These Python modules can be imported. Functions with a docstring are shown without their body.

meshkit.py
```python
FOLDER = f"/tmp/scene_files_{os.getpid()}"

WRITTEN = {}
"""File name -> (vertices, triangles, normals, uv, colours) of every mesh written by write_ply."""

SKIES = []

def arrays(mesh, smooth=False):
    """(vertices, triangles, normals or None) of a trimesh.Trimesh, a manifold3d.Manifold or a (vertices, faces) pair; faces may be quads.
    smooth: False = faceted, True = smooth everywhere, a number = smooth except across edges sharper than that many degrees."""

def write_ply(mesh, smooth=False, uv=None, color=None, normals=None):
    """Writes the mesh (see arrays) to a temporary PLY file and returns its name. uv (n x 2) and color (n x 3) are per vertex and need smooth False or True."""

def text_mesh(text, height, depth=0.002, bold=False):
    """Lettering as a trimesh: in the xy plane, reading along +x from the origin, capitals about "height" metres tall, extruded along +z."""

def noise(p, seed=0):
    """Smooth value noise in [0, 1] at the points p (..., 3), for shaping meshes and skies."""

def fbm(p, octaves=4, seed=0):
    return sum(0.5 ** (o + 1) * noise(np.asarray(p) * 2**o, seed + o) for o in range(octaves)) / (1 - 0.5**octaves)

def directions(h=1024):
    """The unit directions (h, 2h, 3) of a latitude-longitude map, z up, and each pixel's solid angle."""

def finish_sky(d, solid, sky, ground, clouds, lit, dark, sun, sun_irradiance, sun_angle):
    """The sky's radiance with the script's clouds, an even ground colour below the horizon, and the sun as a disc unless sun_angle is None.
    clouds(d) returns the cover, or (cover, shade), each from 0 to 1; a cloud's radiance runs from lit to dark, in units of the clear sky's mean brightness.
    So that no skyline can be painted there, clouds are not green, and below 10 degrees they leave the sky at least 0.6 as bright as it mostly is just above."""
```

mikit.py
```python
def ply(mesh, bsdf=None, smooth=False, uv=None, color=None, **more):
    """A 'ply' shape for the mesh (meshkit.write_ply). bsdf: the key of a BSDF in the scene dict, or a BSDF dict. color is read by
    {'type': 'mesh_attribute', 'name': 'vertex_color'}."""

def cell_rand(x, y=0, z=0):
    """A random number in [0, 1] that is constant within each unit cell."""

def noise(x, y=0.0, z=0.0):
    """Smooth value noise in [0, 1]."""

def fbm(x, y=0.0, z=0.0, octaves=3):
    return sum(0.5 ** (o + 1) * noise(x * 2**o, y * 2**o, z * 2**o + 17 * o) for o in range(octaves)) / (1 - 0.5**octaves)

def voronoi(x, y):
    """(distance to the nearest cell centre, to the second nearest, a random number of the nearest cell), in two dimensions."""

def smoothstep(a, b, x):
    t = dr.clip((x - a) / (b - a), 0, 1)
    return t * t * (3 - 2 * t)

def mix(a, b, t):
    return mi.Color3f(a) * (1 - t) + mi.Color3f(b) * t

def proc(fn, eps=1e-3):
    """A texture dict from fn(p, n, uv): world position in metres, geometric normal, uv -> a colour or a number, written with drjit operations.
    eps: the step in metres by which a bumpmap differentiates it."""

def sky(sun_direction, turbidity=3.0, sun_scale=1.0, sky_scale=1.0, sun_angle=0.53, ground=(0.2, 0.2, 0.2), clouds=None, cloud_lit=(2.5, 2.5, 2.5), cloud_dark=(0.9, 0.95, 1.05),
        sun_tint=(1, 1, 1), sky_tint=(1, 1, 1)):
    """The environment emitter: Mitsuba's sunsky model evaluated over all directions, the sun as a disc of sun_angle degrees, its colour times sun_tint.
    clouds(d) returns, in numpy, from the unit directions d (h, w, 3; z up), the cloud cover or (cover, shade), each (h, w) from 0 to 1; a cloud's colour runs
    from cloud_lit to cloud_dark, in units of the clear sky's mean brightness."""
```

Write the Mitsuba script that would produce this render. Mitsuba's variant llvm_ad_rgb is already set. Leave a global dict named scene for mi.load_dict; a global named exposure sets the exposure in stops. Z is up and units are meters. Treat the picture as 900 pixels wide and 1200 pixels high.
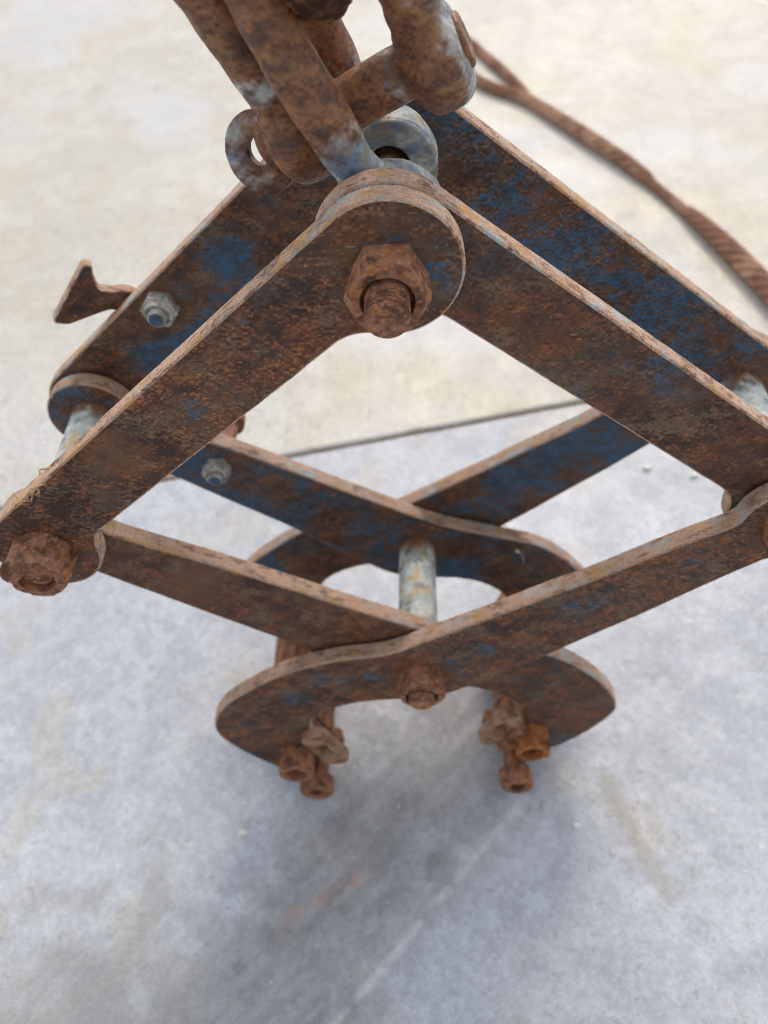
import math
import numpy as np, trimesh, drjit as dr, mitsuba as mi, mikit, meshkit
import manifold3d as m3
from manifold3d import Manifold, CrossSection
from shapely.geometry import Polygon, Point
from mikit import noise, fbm, smoothstep, mix, proc

scene, labels = {}, {}
T4 = mi.ScalarTransform4f
rng = np.random.default_rng(7)

# ------------------------------------------------------------------ camera, sky, exposure
CAM = np.array([0.01452, -0.2724, 0.47383])
FWD = np.array([-0.06148478, 0.6565092, -0.75180801])
UPV = np.array([0.03786688, 0.75422515, 0.65552309])
scene['camera'] = {'type': 'thinlens', 'fov': 2 * math.degrees(math.atan(450 / 979.415)), 'fov_axis': 'x',
                   'to_world': T4().look_at(origin=CAM.tolist(), target=(CAM + FWD).tolist(), up=UPV.tolist()),
                   'aperture_radius': 0.0017, 'focus_distance': 0.345, 'near_clip': 0.01, 'far_clip': 200.0}
SUN = np.array([0.16, 0.80, 0.74])


def overcast(d):
    """Bright even overcast: thinner towards the veiled sun, softly broken elsewhere."""
    s = SUN / np.linalg.norm(SUN)
    toward = np.clip(d @ s, -1, 1)
    n = meshkit.fbm(d * 2.2 + 5.0, 3, 3)
    shade = np.clip(0.62 - 0.55 * toward + 0.35 * (n - 0.5), 0, 1)
    return np.ones(d.shape[:2]), shade


scene['sky'] = mikit.sky(SUN.tolist(), turbidity=3, sun_scale=0.24, sun_angle=20, clouds=overcast,
                         cloud_lit=(2.45, 2.55, 2.72), cloud_dark=(0.64, 0.70, 0.80), sun_tint=(0.96, 1.0, 1.10))
exposure = 2.42
GZ = -0.1515            # the ground


# ------------------------------------------------------------------ helpers
def thing(key, label, cat, group=None, kind=None):
    labels[key] = {'label': label, 'category': cat}
    if group:
        labels[key]['group'] = group
    if kind:
        labels[key]['kind'] = kind
    return key


def numbered(name):
    if name not in USED:
        USED.add(name)
        return name
    k = 1
    while f'{name}_{k:03d}' in USED:
        k += 1
    USED.add(f'{name}_{k:03d}')
    return f'{name}_{k:03d}'


USED = set()


def part(parent, name, mesh, bsdf, smooth=35, uv=None, label=None):
    key = numbered(f'{parent}__{name}')
    scene[key] = mikit.ply(mesh, bsdf, smooth=smooth, uv=uv)
    if label:
        labels[key] = {'label': label}
    return key


def catmull(pts, closed=True, step=0.002):
    """A smooth curve through the points, resampled evenly."""
    p = np.asarray(pts, float)
    n = len(p)
    out = []
    for i in range(n if closed else n - 1):
        idx = [(i - 1), i, (i + 1), (i + 2)]
        a, b, c, d = (p[j % n] if closed else p[min(max(j, 0), n - 1)] for j in idx)
        # centripetal
        t0, t1 = 0, max(np.linalg.norm(b - a), 1e-9) ** .5
        t2 = t1 + max(np.linalg.norm(c - b), 1e-9) ** .5
        t3 = t2 + max(np.linalg.norm(d - c), 1e-9) ** .5
        if np.allclose(a, b): t1 = 1e-3; t2 += 1e-3; t3 += 1e-3
        t = np.linspace(t1, t2, 24, endpoint=False)[:, None]
        A1 = (t1 - t) / (t1 - t0) * a + (t - t0) / (t1 - t0) * b
        A2 = (t2 - t) / (t2 - t1) * b + (t - t1) / (t2 - t1) * c
        A3 = (t3 - t) / max(t3 - t2, 1e-9) * c + (t - t2) / max(t3 - t2, 1e-9) * d
        B1 = (t2 - t) / (t2 - t0) * A1 + (t - t0) / (t2 - t0) * A2
        B2 = (t3 - t) / (t3 - t1) * A2 + (t - t1) / (t3 - t1) * A3
        out.append((t2 - t) / (t2 - t1) * B1 + (t - t1) / (t2 - t1) * B2)
    out = np.vstack(out)
    if not closed:
        out = np.vstack([out, p[-1]])
    return out


def resample(ring, step):
    ring = np.vstack([ring, ring[:1]])
    s = np.r_[0, np.cumsum(np.linalg.norm(np.diff(ring, axis=0), axis=1))]
    k = max(int(s[-1] / step), 8)
    u = np.linspace(0, s[-1], k, endpoint=False)
    return np.stack([np.interp(u, s, ring[:, j]) for j in (0, 1)], 1)


def rough(mesh, amp, freq, seed=0, octaves=3):
    """Corrosion: push the vertices of a mesh in and out along their normals."""
    v, f, n = meshkit.arrays(mesh, True)
    d = meshkit.fbm(v * freq + seed * 3.7, octaves, seed) - 0.5
    return trimesh.Trimesh(v + n * (2 * amp * d)[:, None], f, process=False)


def plate(poly, y0, th, seed=0, paint=None, edge_rough=0.00014, bevel=0.0012, edge_u=1.0):
    """A flame-cut steel plate standing in the xz plane from y0 to y0+th, with chamfered, slightly ragged edges.
    uv: u = 1 on the cut edges and 0 on the faces, v = how much paint is left there."""
    poly = poly.buffer(0)
    V, F, UV, base = [], [], [], 0
    rings = [np.array(poly.exterior.coords)[:-1]] + [np.array(r.coords)[:-1] for r in poly.interiors]
    loops = []
    for k, ring in enumerate(rings):
        r = resample(ring, 0.0016)
        area = 0.5 * np.sum(r[:, 0] * np.roll(r[:, 1], -1) - np.roll(r[:, 0], -1) * r[:, 1])
        if (area < 0) == (k == 0):
            r = r[::-1]
        t = np.roll(r, -1, 0) - np.roll(r, 1, 0)
        t /= np.maximum(np.linalg.norm(t, axis=1, keepdims=True), 1e-12)
        nrm = np.stack([t[:, 1], -t[:, 0]], 1)
        p3 = np.c_[r[:, 0], np.full(len(r), y0), r[:, 1]]
        if k == 0:
            w = meshkit.fbm(p3 * 180, 4, seed) - .5
            w2 = meshkit.fbm(p3 * 45, 2, seed + 9) - .5
            r = r + nrm * (edge_rough * 2 * w + edge_rough * 2.4 * w2)[:, None]
        loops.append((r, nrm))
    pf = paint if paint is not None else (lambda x, z: 0 * x)

    def add(vs, fs, u):
        nonlocal base
        V.append(vs); F.append(np.asarray(fs) + base)
        UV.append(np.c_[np.full(len(vs), u), np.broadcast_to(pf(vs[:, 0], vs[:, 2]), len(vs))])
        base += len(vs)
    # caps
    inner = [r - nrm * bevel for r, nrm in loops]
    from trimesh.creation import triangulate_polygon
    cap = Polygon(inner[0], [q for q in inner[1:]])
    cv, cf = triangulate_polygon(cap if cap.is_valid else cap.buffer(0), engine='earcut')
    cv = np.asarray(cv); cf = np.asarray(cf)
    a = np.cross(cv[cf[:, 1]] - cv[cf[:, 0]], cv[cf[:, 2]] - cv[cf[:, 0]])
    cf = np.where((a < 0)[:, None], cf[:, ::-1], cf)        # counter-clockwise in (x, z): normal towards -y
    add(np.c_[cv[:, 0], np.full(len(cv), y0), cv[:, 1]], cf, 0.0)
    add(np.c_[cv[:, 0], np.full(len(cv), y0 + th), cv[:, 1]], cf[:, ::-1], 0.0)
    for r, nrm in loops:
        n = len(r)
        q = r - nrm * bevel
        prof = [(q, 0.0), (r - nrm * bevel * .3, bevel * .35), (r, bevel * 1.1), (r, th / 2), (r, th - bevel * 1.1), (r - nrm * bevel * .3, th - bevel * .35), (q, th)]
        vs = np.vstack([np.c_[p[:, 0], np.full(n, y0 + d), p[:, 1]] for p, d in prof])
        fs = []
        i = np.arange(n); j = (i + 1) % n
        for k in range(len(prof) - 1):
            A, B, C, E = k * n + i, k * n + j, (k + 1) * n + j, (k + 1) * n + i
            fs += [np.stack([A, C, B], 1), np.stack([A, E, C], 1)]
        add(vs, np.vstack(fs), edge_u)
    return trimesh.Trimesh(np.vstack(V), np.vstack(F), process=False), np.vstack(UV)


def plate_part(parent, name, poly, y0, th, seed, paint=None, bsdf='plate', label=None, **kw):
    m, uv = plate(poly, y0, th, seed, paint, **kw)
    # outward winding
    if m.volume < 0:
        m.faces = m.faces[:, ::-1]
    return part(parent, name, m, bsdf, smooth=True, uv=uv, label=label)


def to_tri(m):
    q = m.to_mesh()
    return trimesh.Trimesh(np.array(q.vert_properties[:, :3], float), np.array(q.tri_verts), process=False)


def from_tri(t):
    return Manifold(m3.Mesh(np.asarray(t.vertices, np.float32), np.asarray(t.faces, np.uint32)))


def cyl_y(x, z, y0, y1, r, seg=48, r2=None):
    return Manifold.cylinder(y1 - y0, r, r if r2 is None else r2, seg).rotate([-90, 0, 0]).translate([x, y0, z])


def tube(pts, rad, seg=26, flat=None):
    """A closed tube along the points (n x 3), rounded at both ends."""
    p = np.asarray(pts, float)
    rad = np.broadcast_to(np.asarray(rad, float), len(p)).copy()
    # round caps
    def cap(a, b, r):
        d = (a - b) / np.linalg.norm(a - b)
        q, rr = [], []
        for t in (0.35, 0.62, 0.82, 0.95):
            q.append(a + d * r * t); rr.append(r * math.sqrt(1 - t * t))
        return q, rr
    q0, r0 = cap(p[0], p[1], rad[0]); q1, r1 = cap(p[-1], p[-2], rad[-1])
    p = np.vstack([q0[::-1], p, q1]); rad = np.r_[r0[::-1], rad, r1]
    n = len(p)
    tan = np.gradient(p, axis=0); tan /= np.linalg.norm(tan, axis=1, keepdims=True)
    nv = np.cross(tan[0], [0.3, 0.5, 0.81]); nv /= np.linalg.norm(nv)
    V = []
    ang = np.arange(seg) * 2 * np.pi / seg
    for i in range(n):
        nv = nv - tan[i] * (nv @ tan[i]); nv /= np.linalg.norm(nv)
        b = np.cross(tan[i], nv)
        V.append(p[i] + rad[i] * (np.cos(ang)[:, None] * nv + np.sin(ang)[:, None] * b))
    V = np.vstack(V + [p[:1], p[-1:]])
    F = []
    a = np.arange(seg); b = (a + 1) % seg
    for i in range(n - 1):
        A, B, C, E = i * seg + a, i * seg + b, (i + 1) * seg + b, (i + 1) * seg + a
        F += [np.stack([A, B, C], 1), np.stack([A, C, E], 1)]
    F.append(np.stack([b, a, np.full(seg, n * seg)], 1))
    F.append(np.stack([(n - 1) * seg + a, (n - 1) * seg + b, np.full(seg, n * seg + 1)], 1))
    m = trimesh.Trimesh(V, np.vstack(F), process=False)
    if m.volume < 0:
        m.faces = m.faces[:, ::-1]
    return m


# ------------------------------------------------------------------ materials
def twosided(b):
    return {'type': 'twosided', 'bsdf': b}


def principled(col, rough_, bump=None, scale=0.0004, eps=2e-4, spec=0.4, metallic=0.0, **kw):
    b = {'type': 'principled', 'base_color': col, 'roughness': rough_, 'specular': spec, 'metallic': metallic, **kw}
    if bump is not None:
        b = {'type': 'bumpmap', 'tex': proc(bump, eps), 'scale': scale, 'bsdf': b}
    return twosided(b)


def rust_base(p):
    a = fbm(p.x * 55, p.y * 55, p.z * 55, 4)
    b = fbm(p.x * 190 + 9, p.y * 190, p.z * 190, 3)
    c = noise(p.x * 820, p.y * 820, p.z * 820)
    return a, b, c


def plate_col(p, n, uv):
    wx, wz = noise(p.x * 140, p.y * 140, p.z * 140) - 0.5, noise(p.x * 140 + 50, p.y * 140, p.z * 140) - 0.5
    q = mi.Point3f(p.x + 0.004 * wx, p.y, p.z + 0.004 * wz)
    a, b, c = rust_base(q)
    g = fbm(p.x * 520 + 3, p.y * 520, p.z * 520, 3)
    # base: brown scale, purplish black, red-brown and ochre, finely speckled
    s1 = noise(p.x * 760 + 7, p.y * 760, p.z * 760)
    s2 = noise(p.x * 1500 + 3, p.y * 1500, p.z * 1500)
    L = fbm(q.x * 24 + 3, q.y * 24, q.z * 24, 3)
    t = b * 0.22 + a * 0.20 + L * 0.18 + g * 0.22 + s1 * 0.18
    col = mix([0.036, 0.0165, 0.0120], [0.190, 0.074, 0.033], smoothstep(0.34, 0.62, t))
    col = mix(col, [0.270, 0.096, 0.040], smoothstep(0.51, 0.66, b * 0.4 + g * 0.35 + s1 * 0.25) * 0.7)
    col = mix(col, [0.195, 0.138, 0.082], smoothstep(0.49, 0.66, fbm(q.x * 75 + 31, q.y * 75, q.z * 75, 4) * 0.65 + s1 * 0.35) * 0.60)
    col = mix(col, [0.030, 0.018, 0.019], smoothstep(0.50, 0.66, fbm(q.x * 110 + 71, q.y * 110, q.z * 110, 4) * 0.55 + g * 0.2 + s1 * 0.25) * 0.75)
    col = mix(col, [0.44, 0.165, 0.055], smoothstep(0.60, 0.76, s1 * 0.55 + b * 0.25 + L * 0.2) * 0.65)
    col = col * (0.62 + 0.76 * s2)
    # fresh rust bled out round the bolts
    for hx, hz, hr in ((0.0, 0.298, 0.030), (-0.1329, 0.2094, 0.020), (-0.1255, 0.0928, 0.018), (0.0, 0.0, 0.026), (0.1932, 0.1395, 0.026)):
        hd = dr.sqrt(dr.square(p.x - hx) + dr.square(p.z - hz)) + 0.012 * (b - 0.5) + 0.008 * (g - 0.5)
        col = mix(col, [0.185, 0.078, 0.030], (1 - smoothstep(hr * 0.55, hr, hd)) * 0.65 * (0.35 + 0.9 * g))
    # what is left of the old blue paint: a greenish film and solid flakes
    m = fbm(q.x * 34 + 5, q.y * 34, q.z * 34 + 2, 3) * 0.62 + fbm(p.x * 230, p.y * 230 + 4, p.z * 230, 3) * 0.22 + g * 0.16
    blue = mix([0.022, 0.072, 0.128], [0.030, 0.138, 0.255], smoothstep(0.3, 0.7, b * 0.6 + s1 * 0.4))
    left = smoothstep(0.0, 0.14, m - 0.735 + 0.40 * uv.y)
    film = smoothstep(-0.16, 0.10, m - 0.74 + 0.40 * uv.y)
    col = mix(col, [0.075, 0.098, 0.092], film * 0.50 * (0.2 + 0.8 * g))
    col = mix(col, blue, left * (0.28 + 0.68 * smoothstep(0.30, 0.68, g * 0.4 + s1 * 0.4 + b * 0.2)))
    col = mix(col, [0.45, 0.40, 0.34], smoothstep(0.955, 0.985, noise(p.x * 430 + 8, p.y * 430, p.z * 430)) * 0.6)
    # the cut edges: powdery bright rust and worn pale paint
    ge = fbm(p.x * 620 + 3, p.y * 1500, p.z * 620, 3)
    ce = noise(p.x * 1150, p.y * 2400, p.z * 1150)
    be = fbm(p.x * 130 + 41, p.y * 330, p.z * 130, 3)
    e = mix([0.40, 0.235, 0.155], [0.66, 0.49, 0.38], smoothstep(0.30, 0.70, be * 0.45 + ge * 0.55))
    e = mix(e, [0.20, 0.085, 0.048], smoothstep(0.48, 0.66, be * 0.6 + ge * 0.4) * 0.9)
    e = mix(e, [0.075, 0.036, 0.024], smoothstep(0.56, 0.70, fbm(p.x * 60 + 23, p.y * 140, p.z * 60, 3) * 0.6 + ge * 0.4) * 0.8)
    e = mix(e, [0.36, 0.44, 0.44], smoothstep(0.55, 0.64, fbm(p.x * 75 + 61, p.y * 160, p.z * 75, 3) * 0.7 + ge * 0.3) * smoothstep(0.10, 0.45, uv.y) * 0.8)
    e = mix(e, [0.48, 0.27, 0.10], smoothstep(0.58, 0.70, fbm(p.x * 100 + 13, p.y * 230, p.z * 100, 3)) * 0.7)
    e = e * (0.74 + 0.46 * ce)
    return mix(col * 0.92, e * 0.98, uv.x)


def plate_rough(p, n, uv):
    b = fbm(p.x * 190 + 9, p.y * 190, p.z * 190, 2)
    return 0.50 + 0.34 * b + 0.14 * uv.x


def pits(p, n, uv):
    return fbm(p.x * 330, p.y * 330, p.z * 330, 3) + 0.55 * noise(p.x * 1300, p.y * 1300, p.z * 1300) + 0.9 * smoothstep(0.5, 0.75, fbm(p.x * 120 + 71, p.y * 120, p.z * 120, 3))


scene['plate'] = principled(proc(plate_col), proc(plate_rough), pits, 0.00042, spec=0.45)


def bolt_col(p, n, uv):
    a, b, c = rust_base(p)
    g = fbm(p.x * 420 + 3, p.y * 420, p.z * 420, 2)
    col = mix([0.120, 0.046, 0.025], [0.33, 0.140, 0.072], smoothstep(0.30, 0.68, b))
    s1 = noise(p.x * 800 + 7, p.y * 800, p.z * 800)
    col = mix(col, [0.40, 0.235, 0.16], smoothstep(0.50, 0.72, g * 0.6 + s1 * 0.4) * 0.65)
    col = mix(col, [0.42, 0.165, 0.045], smoothstep(0.60, 0.74, fbm(p.x * 210 + 27, p.y * 210, p.z * 210, 3)) * 0.8)
    col = mix(col, [0.03, 0.016, 0.014], smoothstep(0.54, 0.72, fbm(p.x * 260 + 77, p.y * 260, p.z * 260, 3) * 0.7 + s1 * 0.3) * 0.6)
    return col * (0.78 + 0.44 * c)


scene['rusty_bolt'] = principled(proc(bolt_col), 0.68, pits, 0.00022, spec=0.4)


def lug_col(p, n, uv):
    a, b, c = rust_base(p)
    return mix([0.19, 0.095, 0.055], [0.36, 0.22, 0.14], smoothstep(0.3, 0.66, b)) * (0.78 + 0.44 * c)


scene['pale_rust'] = principled(proc(lug_col), 0.75, pits, 0.0002, spec=0.35)


def dark_col(p, n, uv):
    a, b, c = rust_base(p)
    return mix([0.045, 0.021, 0.012], [0.20, 0.085, 0.030], smoothstep(0.38, 0.68, b)) * (0.7 + 0.6 * c)


scene['dark_scale'] = principled(proc(dark_col), 0.85, pits, 0.0004, spec=0.2)


def orange_col(p, n, uv):
    a, b, c = rust_base(p)
    return mix([0.17, 0.060, 0.022], [0.40, 0.150, 0.050], smoothstep(0.3, 0.65, b)) * (0.7 + 0.6 * c)


scene['orange_rust'] = principled(proc(orange_col), 0.8, pits, 0.00022, spec=0.3)


def zinc_col(p, n, uv):
    a, b, c = rust_base(p)
    col = mix([0.30, 0.30, 0.26], [0.50, 0.49, 0.44], smoothstep(0.35, 0.65, b))
    col = mix(col, [0.23, 0.185, 0.12], smoothstep(0.54, 0.70, fbm(p.x * 170 + 8, p.y * 170, p.z * 170, 3)) * 0.8)
    return col * (0.75 + 0.5 * c)


scene['zinc_nut'] = principled(proc(zinc_col), 0.45, pits, 0.00018, spec=0.5, metallic=0.35)


def blue_col(p, n, uv):
    a, b, c = rust_base(p)
    return mix([0.02, 0.06, 0.15], [0.10, 0.16, 0.22], b) * (0.7 + 0.6 * c)


scene['blue_paint'] = principled(proc(blue_col), 0.5, pits, 0.0002)


def spacer_col(p, n, uv):
    a, b, c = rust_base(p)
    col = mix([0.33, 0.38, 0.37], [0.55, 0.58, 0.55], smoothstep(0.35, 0.65, a * 0.5 + b * 0.5))
    col = mix(col, [0.46, 0.34, 0.16], smoothstep(0.55, 0.66, fbm(p.x * 130 + 4, p.y * 130, p.z * 130, 3)) * 0.8)
    col = mix(col, [0.12, 0.15, 0.16], smoothstep(0.58, 0.70, fbm(p.x * 160 + 44, p.y * 160, p.z * 160, 3)) * 0.7)
    # rust creeping in from the plates at both ends
    end = 1 - smoothstep(0.0, 0.016, dr.minimum(dr.abs(p.y - 0.0225), dr.abs(p.y - 0.104)) + (b - 0.5) * 0.02)
    col = mix(col, [0.19, 0.085, 0.045], end)
    return col * (0.8 + 0.4 * c)


scene['spacer_paint'] = principled(proc(spacer_col), 0.5, pits, 0.00016, spec=0.5)


def shackle_col(p, n, uv):
    a, b, c = rust_base(p)
    g = fbm(p.x * 420 + 3, p.y * 420, p.z * 420, 2)
    s1 = noise(p.x * 760 + 7, p.y * 760, p.z * 760)
    r = mix([0.095, 0.038, 0.021], [0.31, 0.130, 0.052], smoothstep(0.34, 0.64, b * 0.30 + a * 0.25 + g * 0.22 + s1 * 0.23))
    r = mix(r, [0.050, 0.029, 0.031], smoothstep(0.50, 0.72, fbm(p.x * 170 + 21, p.y * 170, p.z * 170, 4) * 0.7 + s1 * 0.3) * 0.75)
    r = mix(r, [0.34, 0.18, 0.065], smoothstep(0.56, 0.74, fbm(p.x * 110 + 51, p.y * 110, p.z * 110, 4)) * 0.55)
    z = mix([0.22, 0.255, 0.27], [0.43, 0.45, 0.42], smoothstep(0.36, 0.66, b))
    z = mix(z, [0.11, 0.19, 0.30], smoothstep(0.52, 0.64, fbm(p.x * 85 + 33, p.y * 85, p.z * 85, 3)) * 0.75)
    z = mix(z, [0.32, 0.26, 0.16], smoothstep(0.57, 0.68, fbm(p.x * 150 + 3, p.y * 150, p.z * 150, 3)) * 0.7)
    k = smoothstep(-0.24, 0.24, uv.y - 0.5 + (b - 0.5) * 0.6 + (a - 0.5) * 0.35 + (g - 0.5) * 0.35)
    return mix(r, z, k) * (0.78 + 0.42 * c)


def shackle_bump(p, n, uv):
    return fbm(p.x * 240, p.y * 240, p.z * 240, 3) + 0.35 * noise(p.x * 1200, p.y * 1200, p.z * 1200) + 0.6 * smoothstep(0.48, 0.70, fbm(p.x * 210 + 21, p.y * 210, p.z * 210, 3))


scene['shackle_steel'] = principled(proc(shackle_col), 0.52, shackle_bump, 0.00042, spec=0.5)


def rope_col(p, n, uv):
    a, b, c = rust_base(p)
    col = mix([0.27, 0.14, 0.09], [0.44, 0.26, 0.175], smoothstep(0.35, 0.65, fbm(p.x * 30, p.y * 30, p.z * 30, 3)))
    return col * (0.6 + 0.8 * b)


scene['rope_rust'] = principled(proc(rope_col), 0.85, pits, 0.0003, spec=0.25)


def seg_dist(p, a, b):
    """Distance in the ground plane from the segment a-b, and the place along it from 0 to 1."""
    ax, ay, bx, by = a[0], a[1], b[0], b[1]
    dx, dy = bx - ax, by - ay
    t = dr.clip(((p.x - ax) * dx + (p.y - ay) * dy) / (dx * dx + dy * dy), 0, 1)
    return dr.sqrt(dr.square(p.x - ax - dx * t) + dr.square(p.y - ay - dy * t)), t


def near_slab_col(p, n, uv):
    a = fbm(p.x * 9, p.y * 9, 0.0, 4)
    b = fbm(p.x * 45 + 7, p.y * 45, 0.0, 4)
    c = fbm(p.x * 260, p.y * 260 + 5, 0.0, 3)
    d = fbm(p.x * 70 + 0.4 * p.y * 70 + 19, p.y * 60 - 0.3 * p.x * 60, 0.0, 4)
    col = mix([0.400, 0.422, 0.470], [0.472, 0.496, 0.545], smoothstep(0.34, 0.66, b * 0.55 + a * 0.45))
    col = mix(col, [0.60, 0.63, 0.68], smoothstep(0.50, 0.72, d) * 0.30)
    col = mix(col, [0.46, 0.43, 0.37], smoothstep(0.54, 0.72, fbm(p.x * 19 + 40, p.y * 19, 0.0, 5)) * 0.45)
    col = mix(col, [0.23, 0.22, 0.21], smoothstep(0.72, 0.82, fbm(p.x * 210 + 90, p.y * 210, 0.0, 3)) * 0.35)
    # darker, browner mottled patch over the near left corner and along the near edge
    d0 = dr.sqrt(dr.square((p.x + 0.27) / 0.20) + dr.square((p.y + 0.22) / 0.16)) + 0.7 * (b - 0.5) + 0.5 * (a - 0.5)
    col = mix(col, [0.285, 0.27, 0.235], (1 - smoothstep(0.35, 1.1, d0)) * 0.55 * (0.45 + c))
    # a broad dark band running to the near left, a pale scratch along it
    ws = fbm((p.x * 0.70 + p.y * 0.71) * 30 + 1.5 * b, (p.x * 0.71 - p.y * 0.70) * 130 + 2.0 * a, 0.0, 4)      # fibres across the band
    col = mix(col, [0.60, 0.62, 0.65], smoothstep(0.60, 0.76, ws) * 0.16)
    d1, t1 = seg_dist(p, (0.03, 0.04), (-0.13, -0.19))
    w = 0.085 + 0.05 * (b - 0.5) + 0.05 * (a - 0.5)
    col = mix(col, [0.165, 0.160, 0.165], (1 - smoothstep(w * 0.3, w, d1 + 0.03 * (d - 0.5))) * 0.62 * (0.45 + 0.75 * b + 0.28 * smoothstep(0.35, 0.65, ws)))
    d2, t2 = seg_dist(p, (0.075, -0.018), (-0.075, -0.18))
    col = mix(col, [0.56, 0.57, 0.59], (1 - smoothstep(0.0010, 0.0046, d2 + 0.005 * (c - 0.5) + 0.004 * (b - 0.5))) * 0.52 * smoothstep(0.25, 0.55, d + 0.1))
    d3, t3 = seg_dist(p, (-0.105, -0.104), (-0.052, -0.077))
    col = mix(col, [0.42, 0.21, 0.12], (1 - smoothstep(0.001, 0.008, d3 + 0.008 * (c - 0.5))) * 0.4 * smoothstep(0.4, 0.55, c))
    d4, t4 = seg_dist(p, (0.135, 0.0), (0.165, -0.09))
    col = mix(col, [0.33, 0.31, 0.27], (1 - smoothstep(0.002, 0.010, d4 + 0.01 * (b - 0.5))) * 0.45)
    return col * (0.84 + 0.32 * c) * (0.88 + 0.24 * noise(p.x * 900, p.y * 900, 0.0))


def far_slab_col(p, n, uv):
    a = fbm(p.x * 6, p.y * 6, 0.0, 4)
    b = fbm(p.x * 34 + 7, p.y * 34, 0.0, 4)
    c = fbm(p.x * 240, p.y * 240 + 5, 0.0, 3)
    col = mix([0.490, 0.468, 0.425], [0.56, 0.54, 0.50], smoothstep(0.34, 0.66, b * 0.5 + a * 0.5))
    col = mix(col, [0.52, 0.465, 0.35], smoothstep(0.50, 0.72, fbm(p.x * 12 + 30, p.y * 12, 0.0, 5)) * 0.5)
    col = mix(col, [0.545, 0.55, 0.56], smoothstep(0.52, 0.66, fbm(p.x * 5 + 60, p.y * 5, 0.0, 3)) * 0.6)
    col = mix(col, [0.36, 0.33, 0.29], smoothstep(0.66, 0.78, fbm(p.x * 90 + 90, p.y * 90, 0.0, 3)) * 0.4)
    return col * (0.86 + 0.28 * c) * (0.92 + 0.16 * noise(p.x * 700, p.y * 700, 0.0))


def slab_bump(p, n, uv):
    return fbm(p.x * 210, p.y * 210, 0.0, 4) + 0.5 * fbm(p.x * 40, p.y * 40, 0.0, 3)


def slab_rough(p, n, uv):
    return 0.34 + 0.28 * fbm(p.x * 30 + 3, p.y * 30, 0.0, 3)


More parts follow.
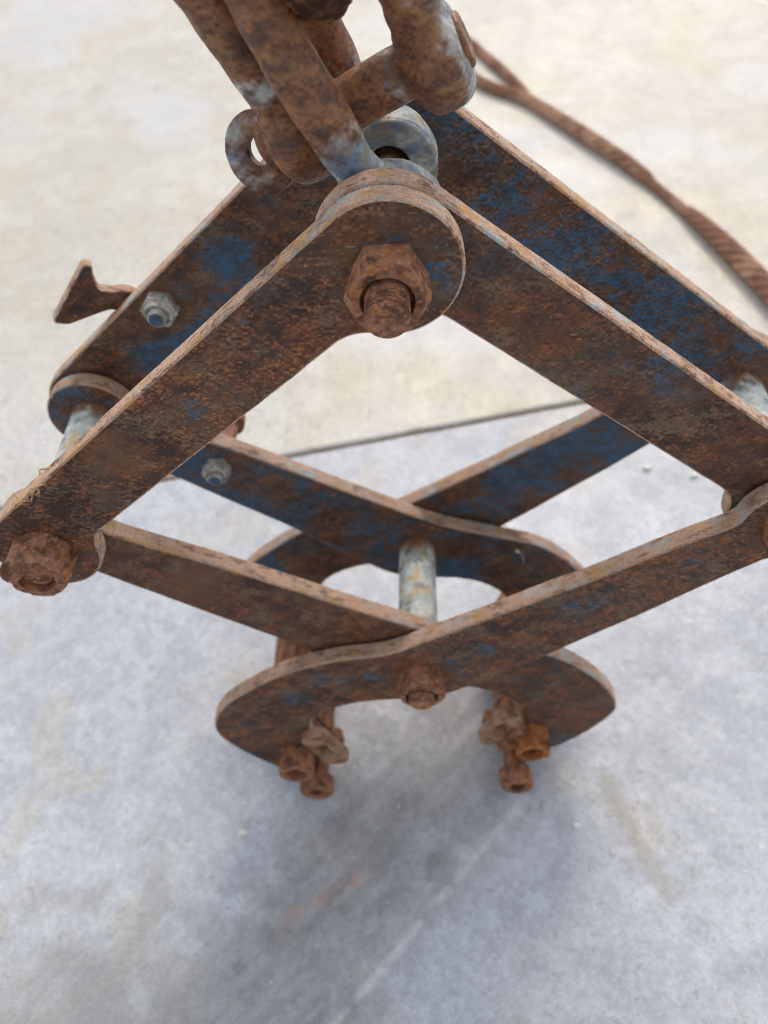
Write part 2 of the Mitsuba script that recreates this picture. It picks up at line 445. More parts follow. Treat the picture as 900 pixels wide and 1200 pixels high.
scene['near_concrete'] = principled(proc(near_slab_col), proc(slab_rough), slab_bump, 0.0006, 6e-4, spec=0.5)
scene['far_concrete'] = principled(proc(far_slab_col), proc(slab_rough), slab_bump, 0.0007, 6e-4, spec=0.5)
scene['joint_dirt'] = principled({'type': 'rgb', 'value': [0.13, 0.09, 0.06]}, 0.95)


def stone_col(p, n, uv):
    return mix([0.66, 0.63, 0.55], [0.85, 0.83, 0.78], noise(p.x * 500, p.y * 500, p.z * 500))


scene['pale_stone'] = principled(proc(stone_col), 0.6)
scene['dry_straw'] = principled(proc(lambda p, n, uv: mix([0.30, 0.16, 0.05], [0.60, 0.42, 0.18], noise(p.x * 600, p.y * 600, p.z * 600))), 0.7)
scene['grey_lint'] = principled({'type': 'rgb', 'value': [0.7, 0.69, 0.66]}, 0.8)

# ------------------------------------------------------------------ the ground: two slabs and the open joint between them
JA, JB = np.array([-0.283, 0.330]), np.array([0.183, 0.425])
jd = (JB - JA) / np.linalg.norm(JB - JA); jn = np.array([-jd[1], jd[0]])


def slab(sign, far, width=6.0):
    """A slab whose edge runs along the joint, slightly worn and rounded there."""
    t = np.r_[-width, np.arange(-1.1, 1.3, 0.004), width]
    base = JA + t[:, None] * jd
    pt = np.c_[base, np.zeros(len(t))]
    wob = (meshkit.fbm(pt * 90, 4, 5 + sign) - 0.5) * 0.0014 + (meshkit.fbm(pt * 14, 2, 8) - 0.5) * 0.0005
    rows = []
    for off, z in ((0.0, -0.030), (0.0, -0.005), (0.0008, -0.0018), (0.003, 0.0), (0.03, 0.0), (far, 0.0)):
        o = (0.0024 + off) * sign + (wob if off < 0.01 else 0)
        q = base + (o * np.ones(len(t)))[:, None] * jn
        rows.append(np.c_[q, np.full(len(t), GZ + z)])
    n = len(t); V = np.vstack(rows); F = []
    i = np.arange(n - 1)
    for k in range(len(rows) - 1):
        A, B, C, E = k * n + i, k * n + i + 1, (k + 1) * n + i + 1, (k + 1) * n + i
        F += [np.stack([A, B, C], 1), np.stack([A, C, E], 1)]
    F = np.vstack(F)
    m = trimesh.Trimesh(V, F, process=False)
    if m.face_normals[-1][2] < 0:
        m.faces = m.faces[:, ::-1]
    return m


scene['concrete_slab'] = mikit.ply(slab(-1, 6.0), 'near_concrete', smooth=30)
thing('concrete_slab', 'smooth blue-grey concrete slab that the clamp stands on', 'concrete floor', kind='structure')
scene['concrete_slab_001'] = mikit.ply(slab(1, 9.0), 'far_concrete', smooth=30)
thing('concrete_slab_001', 'warm beige concrete slab beyond the narrow joint, under the wire rope', 'concrete floor', kind='structure')
jm = trimesh.creation.box([12.5, 0.05, 0.01]); jm.apply_transform(trimesh.transformations.rotation_matrix(math.atan2(jd[1], jd[0]), [0, 0, 1]))
jm.apply_translation([JA[0], JA[1], GZ - 0.0092])
scene['ground'] = mikit.ply(jm, 'joint_dirt')
thing('ground', 'dark dirt at the bottom of the joint between the slabs', 'ground', kind='structure')

# ------------------------------------------------------------------ the scissor clamp
TH, D = 0.0108, 0.104
Tp, Lp, Rp, Cp = (0.0, 0.298), (-0.1924, 0.1402), (0.1932, 0.1395), (0.0, 0.0)
E_R = 0.0292
Y1, Y2, Y3, Y4 = 0.0, TH + 0.0016, D, D + TH + 0.0016
clamp = thing('scissor_clamp', 'rusty steel scissor lifting clamp with patches of blue paint, standing on its curved jaws', 'lifting clamp')


def link_poly(P, Q):
    """An upper link: a bar flush with the tops of its two eyes, necked on the inside."""
    P, Q = np.array(P), np.array(Q)
    d = (Q - P) / np.linalg.norm(Q - P); n = np.array([-d[1], d[0]])
    if n[1] < 0: n = -n
    bar = Polygon([P + n * E_R, Q + n * E_R, Q - n * 0.0102, P - n * 0.0102])
    g = Point(P).buffer(E_R, 48).union(Point(Q).buffer(E_R, 48)).union(bar)
    return g.buffer(0.020, 32).buffer(-0.020, 32)


ARM_L = np.array([(154, 135), (128, 118.5), (101, 100), (75, 84.5), (51, 69), (25, 53.5), (6, 42), (-7, 34), (-18, 28.5), (-30, 25.5), (-48, 23), (-69, 16), (-89, 6), (-110, -10),
                  (-126, -24), (-138, -39), (-146, -56), (-147.5, -73), (-143, -87), (-129, -111), (-113, -131), (-103, -138), (-92, -138), (-82, -131), (-77, -118), (-78, -98), (-80, -78), (-78, -60),
                  (-74, -51.5), (-65, -43), (-54, -37), (-43, -33), (-31, -31), (-16, -29.5), (0, -28.5), (14, -25), (31, -15), (56, 3), (81, 23), (106, 44), (130, 63.5), (152, 83), (171, 99.5), (186, 112.5), (193, 125), (190, 140), (176, 145)]) / 1000
ARM_R = np.array([(-152, 132), (-137, 123), (-113, 109), (-89, 94), (-68, 80.5), (-49, 68), (-26, 53.5), (-3, 39), (14, 29), (32, 21), (58, 11.5), (83, 2), (97, -7.5), (114, -25),
                  (128, -46), (135, -62), (136.5, -74), (133, -85), (122, -105), (108, -123), (97, -133), (86, -135), (74, -131), (66.5, -120), (66, -106), (70, -86), (69, -70),
                  (60, -54), (46, -43), (31, -37), (15, -35), (-2, -33), (-18, -28.5), (-36, -16), (-59, 4), (-73, 17), (-87, 30), (-100, 40.5), (-125, 60.5), (-150, 81), (-171, 98), (-186, 112), (-192, 126), (-189, 140), (-175, 145)]) / 1000


def arm_poly(pts, eye):
    g = Polygon(catmull(pts)).buffer(0)
    e = Point(eye).buffer(0.027, 48)
    return g.union(e).buffer(0.012, 24).buffer(-0.012, 24)


poly_LT, poly_TR = link_poly(Lp, Tp), link_poly(Tp, Rp)
poly_AL, poly_AR = arm_poly(ARM_L, Rp), arm_poly(ARM_R, Lp)


def ramp(x0, x1, v0, v1):
    return lambda x, z: np.clip((x - x0) / (x1 - x0), 0, 1) * (v1 - v0) + v0


plate_part(clamp, 'upper_link', poly_LT, Y1, TH, 1, ramp(-0.08, 0.0, 0.02, 0.46))
plate_part(clamp, 'upper_link', poly_TR, Y2, TH, 2, ramp(0.0, 0.2, 0.46, 0.30))
plate_part(clamp, 'upper_link', poly_TR, Y3, TH, 3, lambda x, z: 0 * x + 0.75, label='upper link at the back with large blue paint patches')
plate_part(clamp, 'upper_link', poly_LT, Y4, TH, 4, lambda x, z: 0.60 + 0.30 * np.exp(-((x + 0.13) / 0.035) ** 2), label='back upper link carrying the small hook')
plate_part(clamp, 'jaw_arm', poly_AL, Y1, TH, 5, ramp(-0.1, 0.2, 0.22, 0.34), edge_u=0.80)
plate_part(clamp, 'jaw_arm', poly_AR, Y2, TH, 6, ramp(-0.2, 0.13, 0.16, 0.40), edge_u=0.80)
plate_part(clamp, 'jaw_arm', poly_AR, Y3, TH, 7, lambda x, z: 0.62 + 0.45 * np.exp(-((x + 0.11) / 0.055) ** 2), label='back jaw arm with bright blue paint near its nut', edge_u=0.80)
plate_part(clamp, 'jaw_arm', poly_AL, Y4, TH, 8, lambda x, z: 0.62 + 0.30 * np.clip((x - 0.10) / 0.05, 0, 1), edge_u=0.80)


# bolts, nuts, spacers
def hex_nut(af, h, chamfer=0.78, seg=72):
    """A hexagon nut along +y from 0 to -h (its outer end towards -y), chamfered at its outer end."""
    R = af / 2 / math.cos(math.pi / 6)
    hexa = CrossSection([[(R * math.cos(a), R * math.sin(a)) for a in np.arange(6) * math.pi / 3]]).extrude(h)
    cone = Manifold.revolve(CrossSection([[(0, -0.001), (R + .002, -0.001), (R + .002, h * chamfer), (af / 2 * 0.94, h), (0, h)]]), seg)
    return (hexa ^ cone).rotate([90, 0, 0])      # axis z -> -y


def thread(r, length, pitch=0.0022, seg=48, worn=1.0):
    """A threaded bolt end along -y from 0 to -length."""
    prof = [(0, -0.002), (r, -0.002)]
    z = 0.0
    while z < length - pitch * 1.2:
        prof += [(r, z), (r, z + pitch * .25), (r - 0.0011 * worn, z + pitch * .5), (r - 0.0011 * worn, z + pitch * .7)]
        z += pitch
    prof += [(r * 0.97, z), (r * 0.84, length), (0, length)]
    return Manifold.revolve(CrossSection([prof]), seg).rotate([90, 0, 0])


def nut_mesh(x, y, z, af, h, rot=0, hole=0.0, amp=0.0002, seed=0, refine=0.0012, freq=380):
    n = hex_nut(af, h)
    if hole:
        n = n - cyl_y(0, 0, -h * 1.05, -h * 0.62, hole * 1.06, 48, hole)
    n = n.rotate([0, rot, 0]).refine_to_length(refine).translate([x, y, z])
    return rough(to_tri(n), amp, freq, seed)


def bolt_set(name, x, z, af, h, rb, out, rot, seed, bsdf='rusty_bolt', amp=0.00016, y_front=0.0, tail=True, label=None):
    shank = thread(rb, h + out).translate([x, y_front, z])
    body = cyl_y(x, z, y_front - 0.002, Y4 + TH + 0.002, rb * 0.985)
    m = shank + body
    if tail:
        m = m + hex_nut(af, h * 0.8).rotate([180, 0, 0]).rotate([0, 20, 0]).translate([x, Y4 + TH, z])
    b = part(clamp, name, rough(to_tri(m.refine_to_length(0.0016)), amp * 0.5, 420, seed), bsdf)
    part(b, 'nut', nut_mesh(x, y_front, z, af, h, rot, rb * 1.16, amp, seed + 1, 0.0008, 300), bsdf, label=label)
    return b


bolt_set('pivot_bolt', 0.0, 0.2955, 0.0280, 0.0160, 0.0084, 0.0115, 2, 11)
bolt_set('pivot_bolt', 0.0015, 0.0, 0.0270, 0.0150, 0.0084, 0.0045, 12, 13)
bolt_set('pivot_bolt', Rp[0], Rp[1], 0.0285, 0.0165, 0.0098, 0.004, 25, 15, amp=0.0007)
# the left pivot: its nut half eaten away by rust
xl, zl = Lp
b = part(clamp, 'pivot_bolt', rough(to_tri((thread(0.0092, 0.0155).translate([xl, 0, zl]) + cyl_y(xl, zl, -0.002, Y4 + TH + 0.002, 0.0095)
         + hex_nut(0.029, 0.013).rotate([180, 0, 0]).translate([xl, Y4 + TH, zl])).refine_to_length(0.0016)), 0.0005, 420, 21), 'rusty_bolt')
R0 = 0.0158
eaten = Manifold.revolve(CrossSection([[(0, -.001), (R0 * 1.03, -.001), (R0 * 1.03, 0.013), (R0 * .93, 0.0185), (0.0104, 0.0185), (0.0104, 0.0125), (0, 0.0125)]]), 64).rotate([90, 0, 0])
lump = Manifold.hull(Manifold.sphere(0.0058, 24).translate([-0.0105, -0.0165, 0.006]) + Manifold.sphere(0.005, 24).translate([-0.0035, -0.0175, 0.0115]) + Manifold.sphere(0.004, 20).translate([-0.0115, -0.010, 0.0005]))
eaten = (eaten + lump - Manifold.sphere(0.006, 24).translate([-0.0115, -0.0215, 0.0125])).refine_to_length(0.0011).translate([xl, 0, zl])
part(b, 'nut', rough(to_tri(eaten), 0.0013, 240, 23, 4), 'rusty_bolt', label='rounded-off nut flaking with thick rust')


def spacer(x, z, r, seed):
    m = cyl_y(x, z, Y2 + TH, Y3, r, 64) - cyl_y(x, z, Y2, Y3 + .01, r * 0.78, 48)
    part(clamp, 'spacer_tube', rough(to_tri(m.refine_to_length(0.002)), 0.00025, 300, seed), 'spacer_paint', smooth=50)


spacer(Lp[0] + .001, Lp[1], 0.0128, 31)
spacer(Rp[0], Rp[1], 0.0132, 32)
spacer(0.0, 0.0, 0.0130, 33)

# the small hook on the back left link, its nut, and the catch stud on the arm below
HX, HZ = -0.1329, 0.2094
hook_pts = np.array([(-170.4, 229.6), (-167.6, 230.6), (-166.4, 227.5), (-168.6, 222), (-170.2, 217.5), (-168.6, 213.8), (-165, 212.3), (-158, 212.8), (-150, 215.5), (-140, 220.5), (-130, 221.5), (-122, 215.5), (-121, 206.5),
                     (-126, 199.5), (-135, 197), (-145, 199.3), (-156, 202.0), (-168, 202.6), (-181, 199.5), (-191, 196.6), (-195.2, 197.2), (-196.4, 200.3), (-193, 204.5), (-184, 214), (-176, 223)]) / 1000
ky = Y4 + TH + 0.0006
HK = np.array([(-171, 234.5), (-166.2, 233.5), (-168.0, 225), (-167.5, 218.0), (-161, 215.0), (-154, 214.0), (-148, 209.5), (-142, 206), (-136, 209.5), (-129, 212.5), (-121, 209), (-124, 196), (-138, 194), (-150, 198.0), (-166, 204.4), (-190, 201.5), (-198, 205)]) / 1000
hook_poly = Polygon(HK).buffer(0.0025, 16).buffer(-0.0045, 16).buffer(0.0020, 16)
hm, huv = plate(hook_poly, ky, 0.0075, 41, lambda x, z: 0 * x + 0.15, bevel=0.0007)
if hm.volume < 0:
    hm.faces = hm.faces[:, ::-1]
hm.apply_transform(trimesh.transformations.rotation_matrix(math.radians(20), [0, 0, 1], [-0.150, ky, 0]))      # bent outwards
part(clamp, 'latch_hook', hm, 'plate', smooth=True, uv=huv)


def lock_nut(x, y, z, af, h, r, out, rot, seed):
    """A zinc lock nut with its domed collar, and the blue-painted bolt end standing out of it."""
    base = hex_nut(af, h * 0.72, 0.8).rotate([0, rot, 0])
    collar = Manifold.revolve(CrossSection([[(0, h * .6), (af * .455, h * .6), (af * .45, h * .8), (af * .40, h), (r * 1.1, h), (r * 1.1, h * .8), (0, h * .8)]]), 64).rotate([90, 0, 0])
    n = part(clamp, 'latch_nut', rough(to_tri((base + collar).refine_to_length(0.001).translate([x, y, z])), 0.00015, 500, seed), 'zinc_nut')
    part(n, 'bolt_end', rough(to_tri(thread(r, h + out, 0.0016, 40, .7).refine_to_length(0.0012).translate([x, y, z])), 0.0002, 500, seed + 1), 'zinc_nut')
    tip = Manifold.revolve(CrossSection([[(0, h + out - .0008), (r * .74, h + out - .0008), (r * .70, h + out + .0003), (0, h + out + .0005)]]), 32).rotate([90, 0, 0]).translate([x, y, z])
    part(n, 'paint_dab', to_tri(tip), 'blue_paint', label='dab of blue paint on the bolt end')


lock_nut(HX, Y4, HZ, 0.0180, 0.0098, 0.0054, 0.0038, 10, 51)
lock_nut(-0.1255, Y3, 0.0928, 0.0165, 0.0090, 0.0052, 0.0030, 5, 53)
part(clamp, 'latch_bolt', to_tri(cyl_y(HX, HZ, Y4, ky + 0.0085, 0.006) + cyl_y(HX, HZ, ky + 0.0078, ky + 0.014, 0.0095, 32)), 'rusty_bolt')
stud = cyl_y(-0.1255, 0.0928, Y3 + TH, 0.150, 0.0085) + cyl_y(-0.1255, 0.0928, 0.146, 0.152, 0.0125, 40)
part(clamp, 'catch_stud', rough(to_tri(stud.refine_to_length(0.002)), 0.0003, 350, 55), 'rusty_bolt')


# gripping pads between the jaws
def rounded_bar(cx, cz, w, h, y0, y1, ang, r=0.003):
    cs = CrossSection.square([w - 2 * r, h - 2 * r], True).offset(r, m3.JoinType.Round, 2, 24)
    return cs.extrude(y1 - y0).rotate([-90, 0, 0]).rotate([0, ang, 0]).translate([cx, y0, cz])


def grip_pad(s, px, pz, yf, seed):
    """s = -1 left, 1 right. px, pz: the jaw pin. The pad is a bar between the jaws with a slotted lug at its near end."""
    pin = cyl_y(px, pz, yf - 0.004, Y4 + TH + 0.014, 0.0078)
    b = part(clamp, 'jaw_pin', rough(to_tri((pin + hex_nut(.022, .012).rotate([180, 0, 0]).translate([px, Y4 + TH, pz])).refine_to_length(0.002)), 0.0003, 400, seed), 'rusty_bolt')
    nut = hex_nut(0.0245, 0.017, 0.9) - cyl_y(0, 0, -0.0175, -0.010, 0.0080)
    nut = nut.rotate([0, 28 * s, 0]).refine_to_length(0.0013).translate([px, yf, pz])
    part(b, 'nut', rough(to_tri(nut), 0.0003, 330, seed + 1), 'orange_rust' if s > 0 else 'rusty_bolt', label='bright orange rusty nut' if s > 0 else None)
    cx, cz = px - s * 0.0230, pz + 0.0150
    ang = 21 * s
    gx, gz = cx + s * 0.0085, cz - 0.012
    bar = rounded_bar(gx, gz, 0.012, 0.032, 0.004, Y4 + TH - 0.004, ang)
    for k in range(6):          # gripping teeth across the inner face
        y = 0.012 + k * 0.018
        bar = bar - rounded_bar(0, 0, 0.005, 0.050, y, y + 0.008, 0, 0.001).translate([-s * 0.0072, 0, 0]).rotate([0, ang, 0]).translate([gx, 0, gz])
    g = part(clamp, 'grip_pad', rough(to_tri(bar.refine_to_length(0.003)), 0.0006, 260, seed + 2), 'rusty_bolt')
    lug = CrossSection.square([0.003, 0.032], True).offset(0.0082, m3.JoinType.Round, 2, 32) - CrossSection.square([0.0008, 0.012], True).offset(0.0040, m3.JoinType.Round, 2, 24)
    lug = lug.extrude(0.0070).rotate([-90, 0, 0]).rotate([0, ang, 0]).translate([cx, yf - 0.0055, cz]).refine_to_length(0.0012)
    part(g, 'slotted_lug', rough(to_tri(lug), 0.0003, 300, seed + 3), 'pale_rust')
    scrap = Manifold.hull(Manifold.sphere(0.0045, 20).translate([cx - s * .0075, yf + .006, cz + .002]) + Manifold.sphere(0.0036, 20).translate([cx - s * .0085, yf + .008, cz - .012]))
    part(g, 'rust_crust', rough(to_tri(scrap.refine_to_length(0.0012)), 0.0014, 260, seed + 6), 'rusty_bolt')
    bx, bz = px + (-s) * 0.0115, pz - (0.0285 if s < 0 else 0.0250)
    lower = cyl_y(bx, bz, -0.006, Y4 + 0.004, 0.0085) + (hex_nut(0.0225, 0.013, 0.85) - cyl_y(0, 0, -0.015, -0.009, 0.006)).rotate([0, 12, 0]).translate([bx, -0.006, bz])
    part(g, 'lower_bolt', rough(to_tri(lower.refine_to_length(0.0014)), 0.00035, 330, seed + 4), 'rusty_bolt')
    part(clamp, 'spacer_tube', to_tri(cyl_y(px, pz, Y2 + TH, Y3 - 0.034, 0.0115, 48)), 'spacer_paint', smooth=50)
    part(clamp, 'jaw_collar', rough(to_tri(cyl_y(px + s * .006, pz - .010, Y3 - 0.034, Y3 - 0.0003, 0.0215, 48).refine_to_length(0.003)), 0.0004, 200, seed + 7), 'rusty_bolt')


grip_pad(-1, -0.0945, -0.1075, Y1, 60)
grip_pad(1, 0.0785, -0.1065, Y2, 70)


# ------------------------------------------------------------------ the shackles
def shackle_uv(mesh, fn):
    v = np.asarray(mesh.vertices)
    return np.c_[np.zeros(len(v)), fn(v)]


def smooth_mesh(man, refine=0.0018, it=4):
    t = to_tri(man.refine_to_length(refine))
    t = trimesh.Trimesh(t.vertices, t.faces, process=True)
    trimesh.smoothing.filter_taubin(t, iterations=it * 2)
    return t


dA = np.array([-0.412, 0.0, 0.911]); dA /= np.linalg.norm(dA)
T0 = np.array([0.0, 0.0, 0.298])
ys0, ys1 = 0.0345, 0.0880
front = [T0 + dA * s + np.array([0, y, 0]) for s, y in ((0.022, ys0), (0.036, ys0 - .0025), (0.058, ys0 - .0045), (0.080, ys0 - .004), (0.098, ys0 + .001))]
ymid = (ys0 + ys1) / 2
arc = [T0 + dA * (0.100 + 0.030 * math.sin(a)) + np.array([0, ymid - (ymid - ys0 - .001) * math.cos(a), 0]) for a in np.linspace(0.25, math.pi - 0.25, 9)]
rear = [T0 + dA * s + np.array([0, y, 0]) for s, y in ((0.098, ys1 - .001), (0.080, ys1 + .003), (0.060, ys1 + .002), (0.040, ys1 + .0005), (0.026, ys1))]
pathA = catmull(front + arc + rear, closed=False)[::3]
sA_ = np.linalg.norm(pathA - pathA[0], axis=1); sB_ = np.linalg.norm(pathA - pathA[-1], axis=1)
radA = 0.0099 - 0.0022 * np.exp(-np.minimum(sA_, sB_) / 0.016)
bow = from_tri(tube(pathA, radA, 32))


def ear(y0, y1, leg_start, r=0.0215):
    e = cyl_y(0, 0.298, y0, y1, r, 64)
    e = e + cyl_y(0, 0.298, y0 + .001, y1 - .001, r + .0006, 64) + cyl_y(0, 0.298, y0 + .0025, y1 - .0025, r + .0012, 64)
    flare = Manifold.hull(cyl_y(0, 0.298, y0 + .004, y1 - .004, 0.012, 32) + Manifold.sphere(0.0076, 32).translate(list(leg_start)))
    return e + flare


A = bow + ear(Y2 + TH + .0004, 0.0455, front[0] + dA * .010) + ear(0.0785, 0.0970, rear[-1] + dA * .010, 0.0205)
A = A - cyl_y(0, 0.298, -0.05, 0.2, 0.0098, 48)
mA = rough(rough(smooth_mesh(A), 0.0011, 55, 90, 2), 0.00045, 190, 91)
galvA = lambda v: np.clip(1.25 - ((v - T0) @ dA - 0.014) / 0.034, 0, 1)
sA = thing('shackle', 'lower rusty shackle with a bluish grey eye, bolted through the top pivot of the clamp', 'shackle')
part(sA, 'bow', mA, 'shackle_steel', smooth=True, uv=shackle_uv(mA, galvA))

# the upper shackle: its screw pin runs through the lower one, its bow goes up out of the picture
dB = np.array([-0.2896, -0.2645, 0.9199]); dB /= np.linalg.norm(dB)
P1, P2 = np.array([-0.0348, 0.0600, 0.3250]), np.array([0.0190, 0.0600, 0.3495])
u = (P2 - P1) / np.linalg.norm(P2 - P1)
wB = np.cross(u, dB); wB /= np.linalg.norm(wB)
if wB[1] > 0: wB = -wB                       # out of the shackle's plane, towards the camera
CROWN = 0.128
legL = [P1 + dB * s - u * (0.9 * s * s) for s in (0.0, 0.02, 0.045, 0.07, 0.090)]
legR = [P2 + dB * s + u * (0.9 * s * s) for s in (0.090, 0.07, 0.045, 0.02, 0.0)]
mid = (legL[-1] + legR[0]) / 2; hw = np.linalg.norm(legL[-1] - legR[0]) / 2
crown = [mid + u * (-hw * math.cos(a)) + dB * (CROWN - 0.09) * math.sin(a) for a in np.linspace(0.3, math.pi - 0.3, 9)]
pathB = catmull(legL + crown + legR, closed=False)[::3]
bowB = from_tri(tube(pathB, 0.0105, 32))


def along(m, P, d, flat=None):
    """Turns a manifold built along +z to run along d from P; flat: where its x axis goes."""
    d = d / np.linalg.norm(d)
    x = np.array([0.3, 0.5, 0.8]) if flat is None else flat
    x = x - d * (x @ d); x /= np.linalg.norm(x)
    return m.transform(np.c_[x, np.cross(d, x), d, P])


def disc(P, d, r, t, rnd=0.004):
    """A thick round disc with rounded rims, centred on P, its axis along d."""
    prof = CrossSection.square([r * 2 - 2 * rnd, t - 2 * rnd], True).offset(rnd, m3.JoinType.Round, 2, 24) ^ CrossSection.square([r, t], False).translate([0, -t / 2])
    return along(Manifold.revolve(prof, 56), P, d)


earB = disc(P1, u, 0.0200, 0.0205, 0.009) + disc(P2 + u * .0015, u, 0.0205, 0.0235, 0.010)
mB = rough(rough(smooth_mesh(bowB + earB), 0.0012, 55, 94, 2), 0.00045, 190, 95)


def galvB(v):
    s = (v - P2) @ dB
    side = (v - P2) @ u
    g = np.exp(-((s + 0.020) / 0.012) ** 2) * np.clip((side + 0.004) / 0.010, 0, 1) + 0.75 * np.clip((side - 0.006) / 0.006, 0, 1) + 0.8 * np.exp(-((s - 0.045) / 0.012) ** 2) * (side > -0.025)
    left = 0.9 * np.exp(-(((v - P1) @ dB - 0.028) / 0.006) ** 2) * ((v - P1) @ u < 0.012)
    return np.clip(0.10 + 0.62 * g + 0.55 * left, 0, 1)


sB = thing('shackle_001', 'upper rusty shackle with a flat pierced eye on its pin, hooked through the lower shackle', 'shackle')
part(sB, 'bow', mB, 'shackle_steel', smooth=True, uv=shackle_uv(mB, galvB))
view = CAM - P1; view = view - u * (view @ u); view /= np.linalg.norm(view)
shank = disc((P1 + P2) / 2, u, 0.0102, np.linalg.norm(P2 - P1) + 0.030, 0.002)
mP = rough(smooth_mesh(shank), 0.0004, 130, 96)
kp = part(sB, 'pin', mP, 'shackle_steel', smooth=True, uv=shackle_uv(mP, lambda v: np.clip(0.12 + 0.30 * np.exp(-((v - P2) @ u + 0.014) ** 2 / 0.00002), 0, 1)))
EC = P1 - u * 0.0165
eye = CrossSection.circle(0.0146, 64).scale([1, 1.12]) - CrossSection.circle(0.0058, 48).translate([0.0005, 0.0008])
neck = CrossSection.square([0.020, 0.020], True).translate([0.017, 0])
eye = (eye + (neck - CrossSection.circle(0.0100, 40))).extrude(0.0066).translate([0, 0, -0.0033])
eye = along(eye, EC, view, u)
mE = rough(smooth_mesh(eye, 0.0012, 3), 0.00035, 200, 99)
part(kp, 'pierced_eye', mE, 'shackle_steel', smooth=True, uv=shackle_uv(mE, lambda v: 0.36 + 0.18 * np.clip((v - EC) @ u / -0.012, -1, 1)), label='flat eye with a round hole')

# the next chain link, caught in the bow
PM = (P1 + P2) / 2 + u * 0.005
lk = [PM + dB * (0.048 + 0.018 - 0.018 * math.sin(a)) + wB * 0.018 * math.cos(a) for a in np.linspace(0, math.pi, 14)]
top = [PM + dB * (0.140 + 0.018 * math.sin(a)) - wB * 0.018 * math.cos(a) for a in np.linspace(0, math.pi, 14)]
ring = np.array(lk + top + lk[:1])
ml = from_tri(tube(catmull(ring, closed=False)[::4], 0.0120, 28)).refine_to_length(0.0022)
cl = thing('chain_link', 'dark, heavily rusted chain link between the legs of the upper shackle at the top edge', 'chain link')
scene[cl] = mikit.ply(rough(to_tri(ml), 0.0022, 150, 101), 'dark_scale', smooth=40)

# ------------------------------------------------------------------ the wire rope lying behind
rope = thing('wire_rope', 'rusty twisted wire rope with a spliced loop, lying on the beige slab behind the clamp', 'rope')


def laid_rope(pts, rad, strands=5, lay=0.11, seed=0):
    """A rope of helical strands along the points; rad = radius at each point."""
    p = np.asarray(pts, float)
    s = np.r_[0, np.cumsum(np.linalg.norm(np.diff(p, axis=0), axis=1))]
    n = int(s[-1] / 0.005)
    q = np.linspace(0, s[-1], n)
    c = np.stack([np.interp(q, s, p[:, k]) for k in range(3)], 1)
    for _ in range(8):
        c[1:-1] = (c[:-2] + 2 * c[1:-1] + c[2:]) / 4
    r = np.interp(q, s, rad)
    tan = np.gradient(c, axis=0); tan /= np.linalg.norm(tan, axis=1, keepdims=True)
    side = np.cross(tan, [0, 0, 1.0]); side /= np.linalg.norm(side, axis=1, keepdims=True)
    up = np.cross(side, tan)
    out = []
    for k in range(strands):
        ph = 2 * np.pi * (k / strands) + 2 * np.pi * q / lay
        rs = r * 0.385
        path = c + (side * np.cos(ph)[:, None] + up * np.sin(ph)[:, None]) * (r - rs)[:, None]
        out.append(tube(path, rs, 9))
    out.append(tube(c, r * 0.36, 8))
    return out


def ground_path(xy, rad):
    xy = catmull(np.array(xy, float), closed=False)
    return xy


def rope_piece(name, xy, rads, lay=0.10, lift=0.0):
    """Lays a piece on the slab; rads: radius at each given point."""
    xy = np.asarray(xy, float)
    curve = catmull(xy, closed=False)
    kk = np.linspace(0, len(xy) - 1, len(curve))
    r = np.interp(kk, np.arange(len(xy)), rads)
    c3 = np.c_[curve, GZ + r + lift]
    ms = laid_rope(c3, r * 0.94, 5, lay)
    for i, m in enumerate(ms[:-1]):
        part(rope, name + '_strand', m, 'rope_rust', smooth=True)
    part(rope, name + '_core', ms[-1], 'rope_rust', smooth=True)


rope_piece('rope', [(0.455, 0.40), (0.440, 0.500), (0.424, 0.590), (0.404, 0.672), (0.387, 0.735), (0.372, 0.787)], [0.0145, 0.0145, 0.0140, 0.0135, 0.0122, 0.0090])
rope_piece('tail', [(0.373, 0.780), (0.358, 0.826), (0.344, 0.862), (0.336, 0.885)], [0.0085, 0.0075, 0.0075, 0.0090], 0.06)
rope_piece('splice', [(0.338, 0.880), (0.318, 0.925), (0.281, 0.998), (0.250, 1.060), (0.229, 1.102), (0.197, 1.163)], [0.0092, 0.0112, 0.0120, 0.0114, 0.0112, 0.0102], 0.11)
rope_piece('eye_loop', [(0.199, 1.160), (0.176, 1.190), (0.155, 1.207), (0.115, 1.262), (0.084, 1.345), (0.040, 1.475), (0.000, 1.60), (-0.010, 1.70), (0.020, 1.705), (0.072, 1.545), (0.123, 1.405), (0.164, 1.290), (0.186, 1.215), (0.197, 1.165)],
           [0.0105, 0.0105, 0.010, 0.0098, 0.0098, 0.0095, 0.0095, 0.0095, 0.0095, 0.0092, 0.0090, 0.0092, 0.0095, 0.0100], 0.075)

# ------------------------------------------------------------------ small things lying about
def pebble(x, y, r, label, seed):
    m = trimesh.creation.icosphere(2, r)
    m.vertices *= np.array([1.15, .9, .7])
    m = rough(m, r * 0.35, 1.2 / r, seed, 2)
    m.apply_translation([x, y, GZ + r * 0.45])
    k = numbered('pebble')
    scene[k] = mikit.ply(m, 'pale_stone', smooth=40)
    thing(k, label, 'pebble')


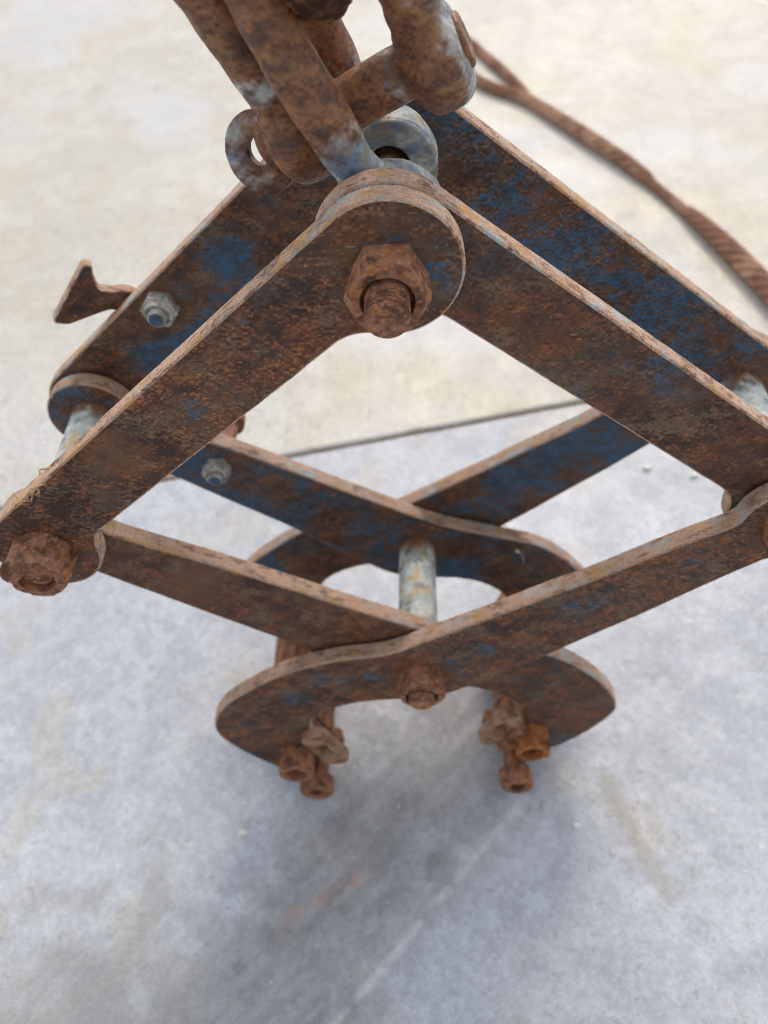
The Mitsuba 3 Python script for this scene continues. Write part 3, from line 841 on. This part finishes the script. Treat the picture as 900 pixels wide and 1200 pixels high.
pebble(-0.1395, -0.0425, 0.0027, 'white pebble on the grey slab, left of and below the left jaw', 1)
pebble(0.1090, -0.0410, 0.0026, 'white pebble on the grey slab, right of and below the right jaw', 2)
pebble(0.2290, 0.3180, 0.0038, 'pale pebble seen above the right lower arm, left of the other one', 3)
pebble(0.2730, 0.3050, 0.0034, 'pale pebble seen above the right lower arm, nearer the corner of the links', 4)

grit = thing('grit', 'tiny pale grit and rust crumbs scattered over the grey slab', 'grit', kind='stuff')
gm = []
for k in range(150):
    x, y = rng.uniform(-0.45, 0.40), rng.uniform(-0.19, 0.30)
    r = rng.uniform(0.0003, 0.0008) * (1 + 0.6 * (y > .1))
    m = trimesh.creation.icosphere(1, r)
    m.vertices *= rng.uniform(.6, 1.3, 3)
    m.apply_translation([x, y, GZ + r * 0.4])
    gm.append(m)
scene[grit] = mikit.ply(trimesh.util.concatenate(gm), 'pale_stone', smooth=40)

lint = thing('lint', 'white fleck of lint on the back jaw arm, right of the centre spacer', 'lint')
lm = [tube(catmull(np.array([[0.0715, 0.1036, -0.0045], [0.0725, 0.1030, -0.0058], [0.0735, 0.1034, -0.0050]]), closed=False)[::6], 0.0008, 8),
      tube(catmull(np.array([[0.0725, 0.1034, -0.0055], [0.0765, 0.1034, -0.0110], [0.0775, 0.1036, -0.0200]]), closed=False)[::6], 0.0002, 6)]
scene[lint] = mikit.ply(trimesh.util.concatenate(lm), 'grey_lint', smooth=True)

straw = thing('straw', 'shreds of yellow straw stuck on the top edge of the front left link near its lower end', 'straw')
ms = []
nL = np.array([-0.6345, 0.773]); dL = np.array([0.773, 0.6345])
for k in range(20):
    t = rng.normal(0, 0.0075)
    base = np.array([-0.1800, 0.1844]) + dL * t + nL * 0.0006
    y = rng.uniform(-0.0006, 0.008)
    d = np.array([rng.normal(0, .6), rng.normal(-.35, .6), rng.normal(0, .35)]); d /= np.linalg.norm(d)
    L = rng.uniform(0.005, 0.014)
    a = np.array([base[0], y, base[1]])
    pts = [a - d * L / 2, a + np.array([0, 0, rng.uniform(.0003, .002)]), a + d * L / 2 + rng.normal(0, .0006, 3)]
    ms.append(tube(catmull(np.array(pts), closed=False)[::8], 0.00042, 6))
scene[straw] = mikit.ply(trimesh.util.concatenate(ms), 'dry_straw', smooth=True)
labels[straw]['kind'] = 'stuff'
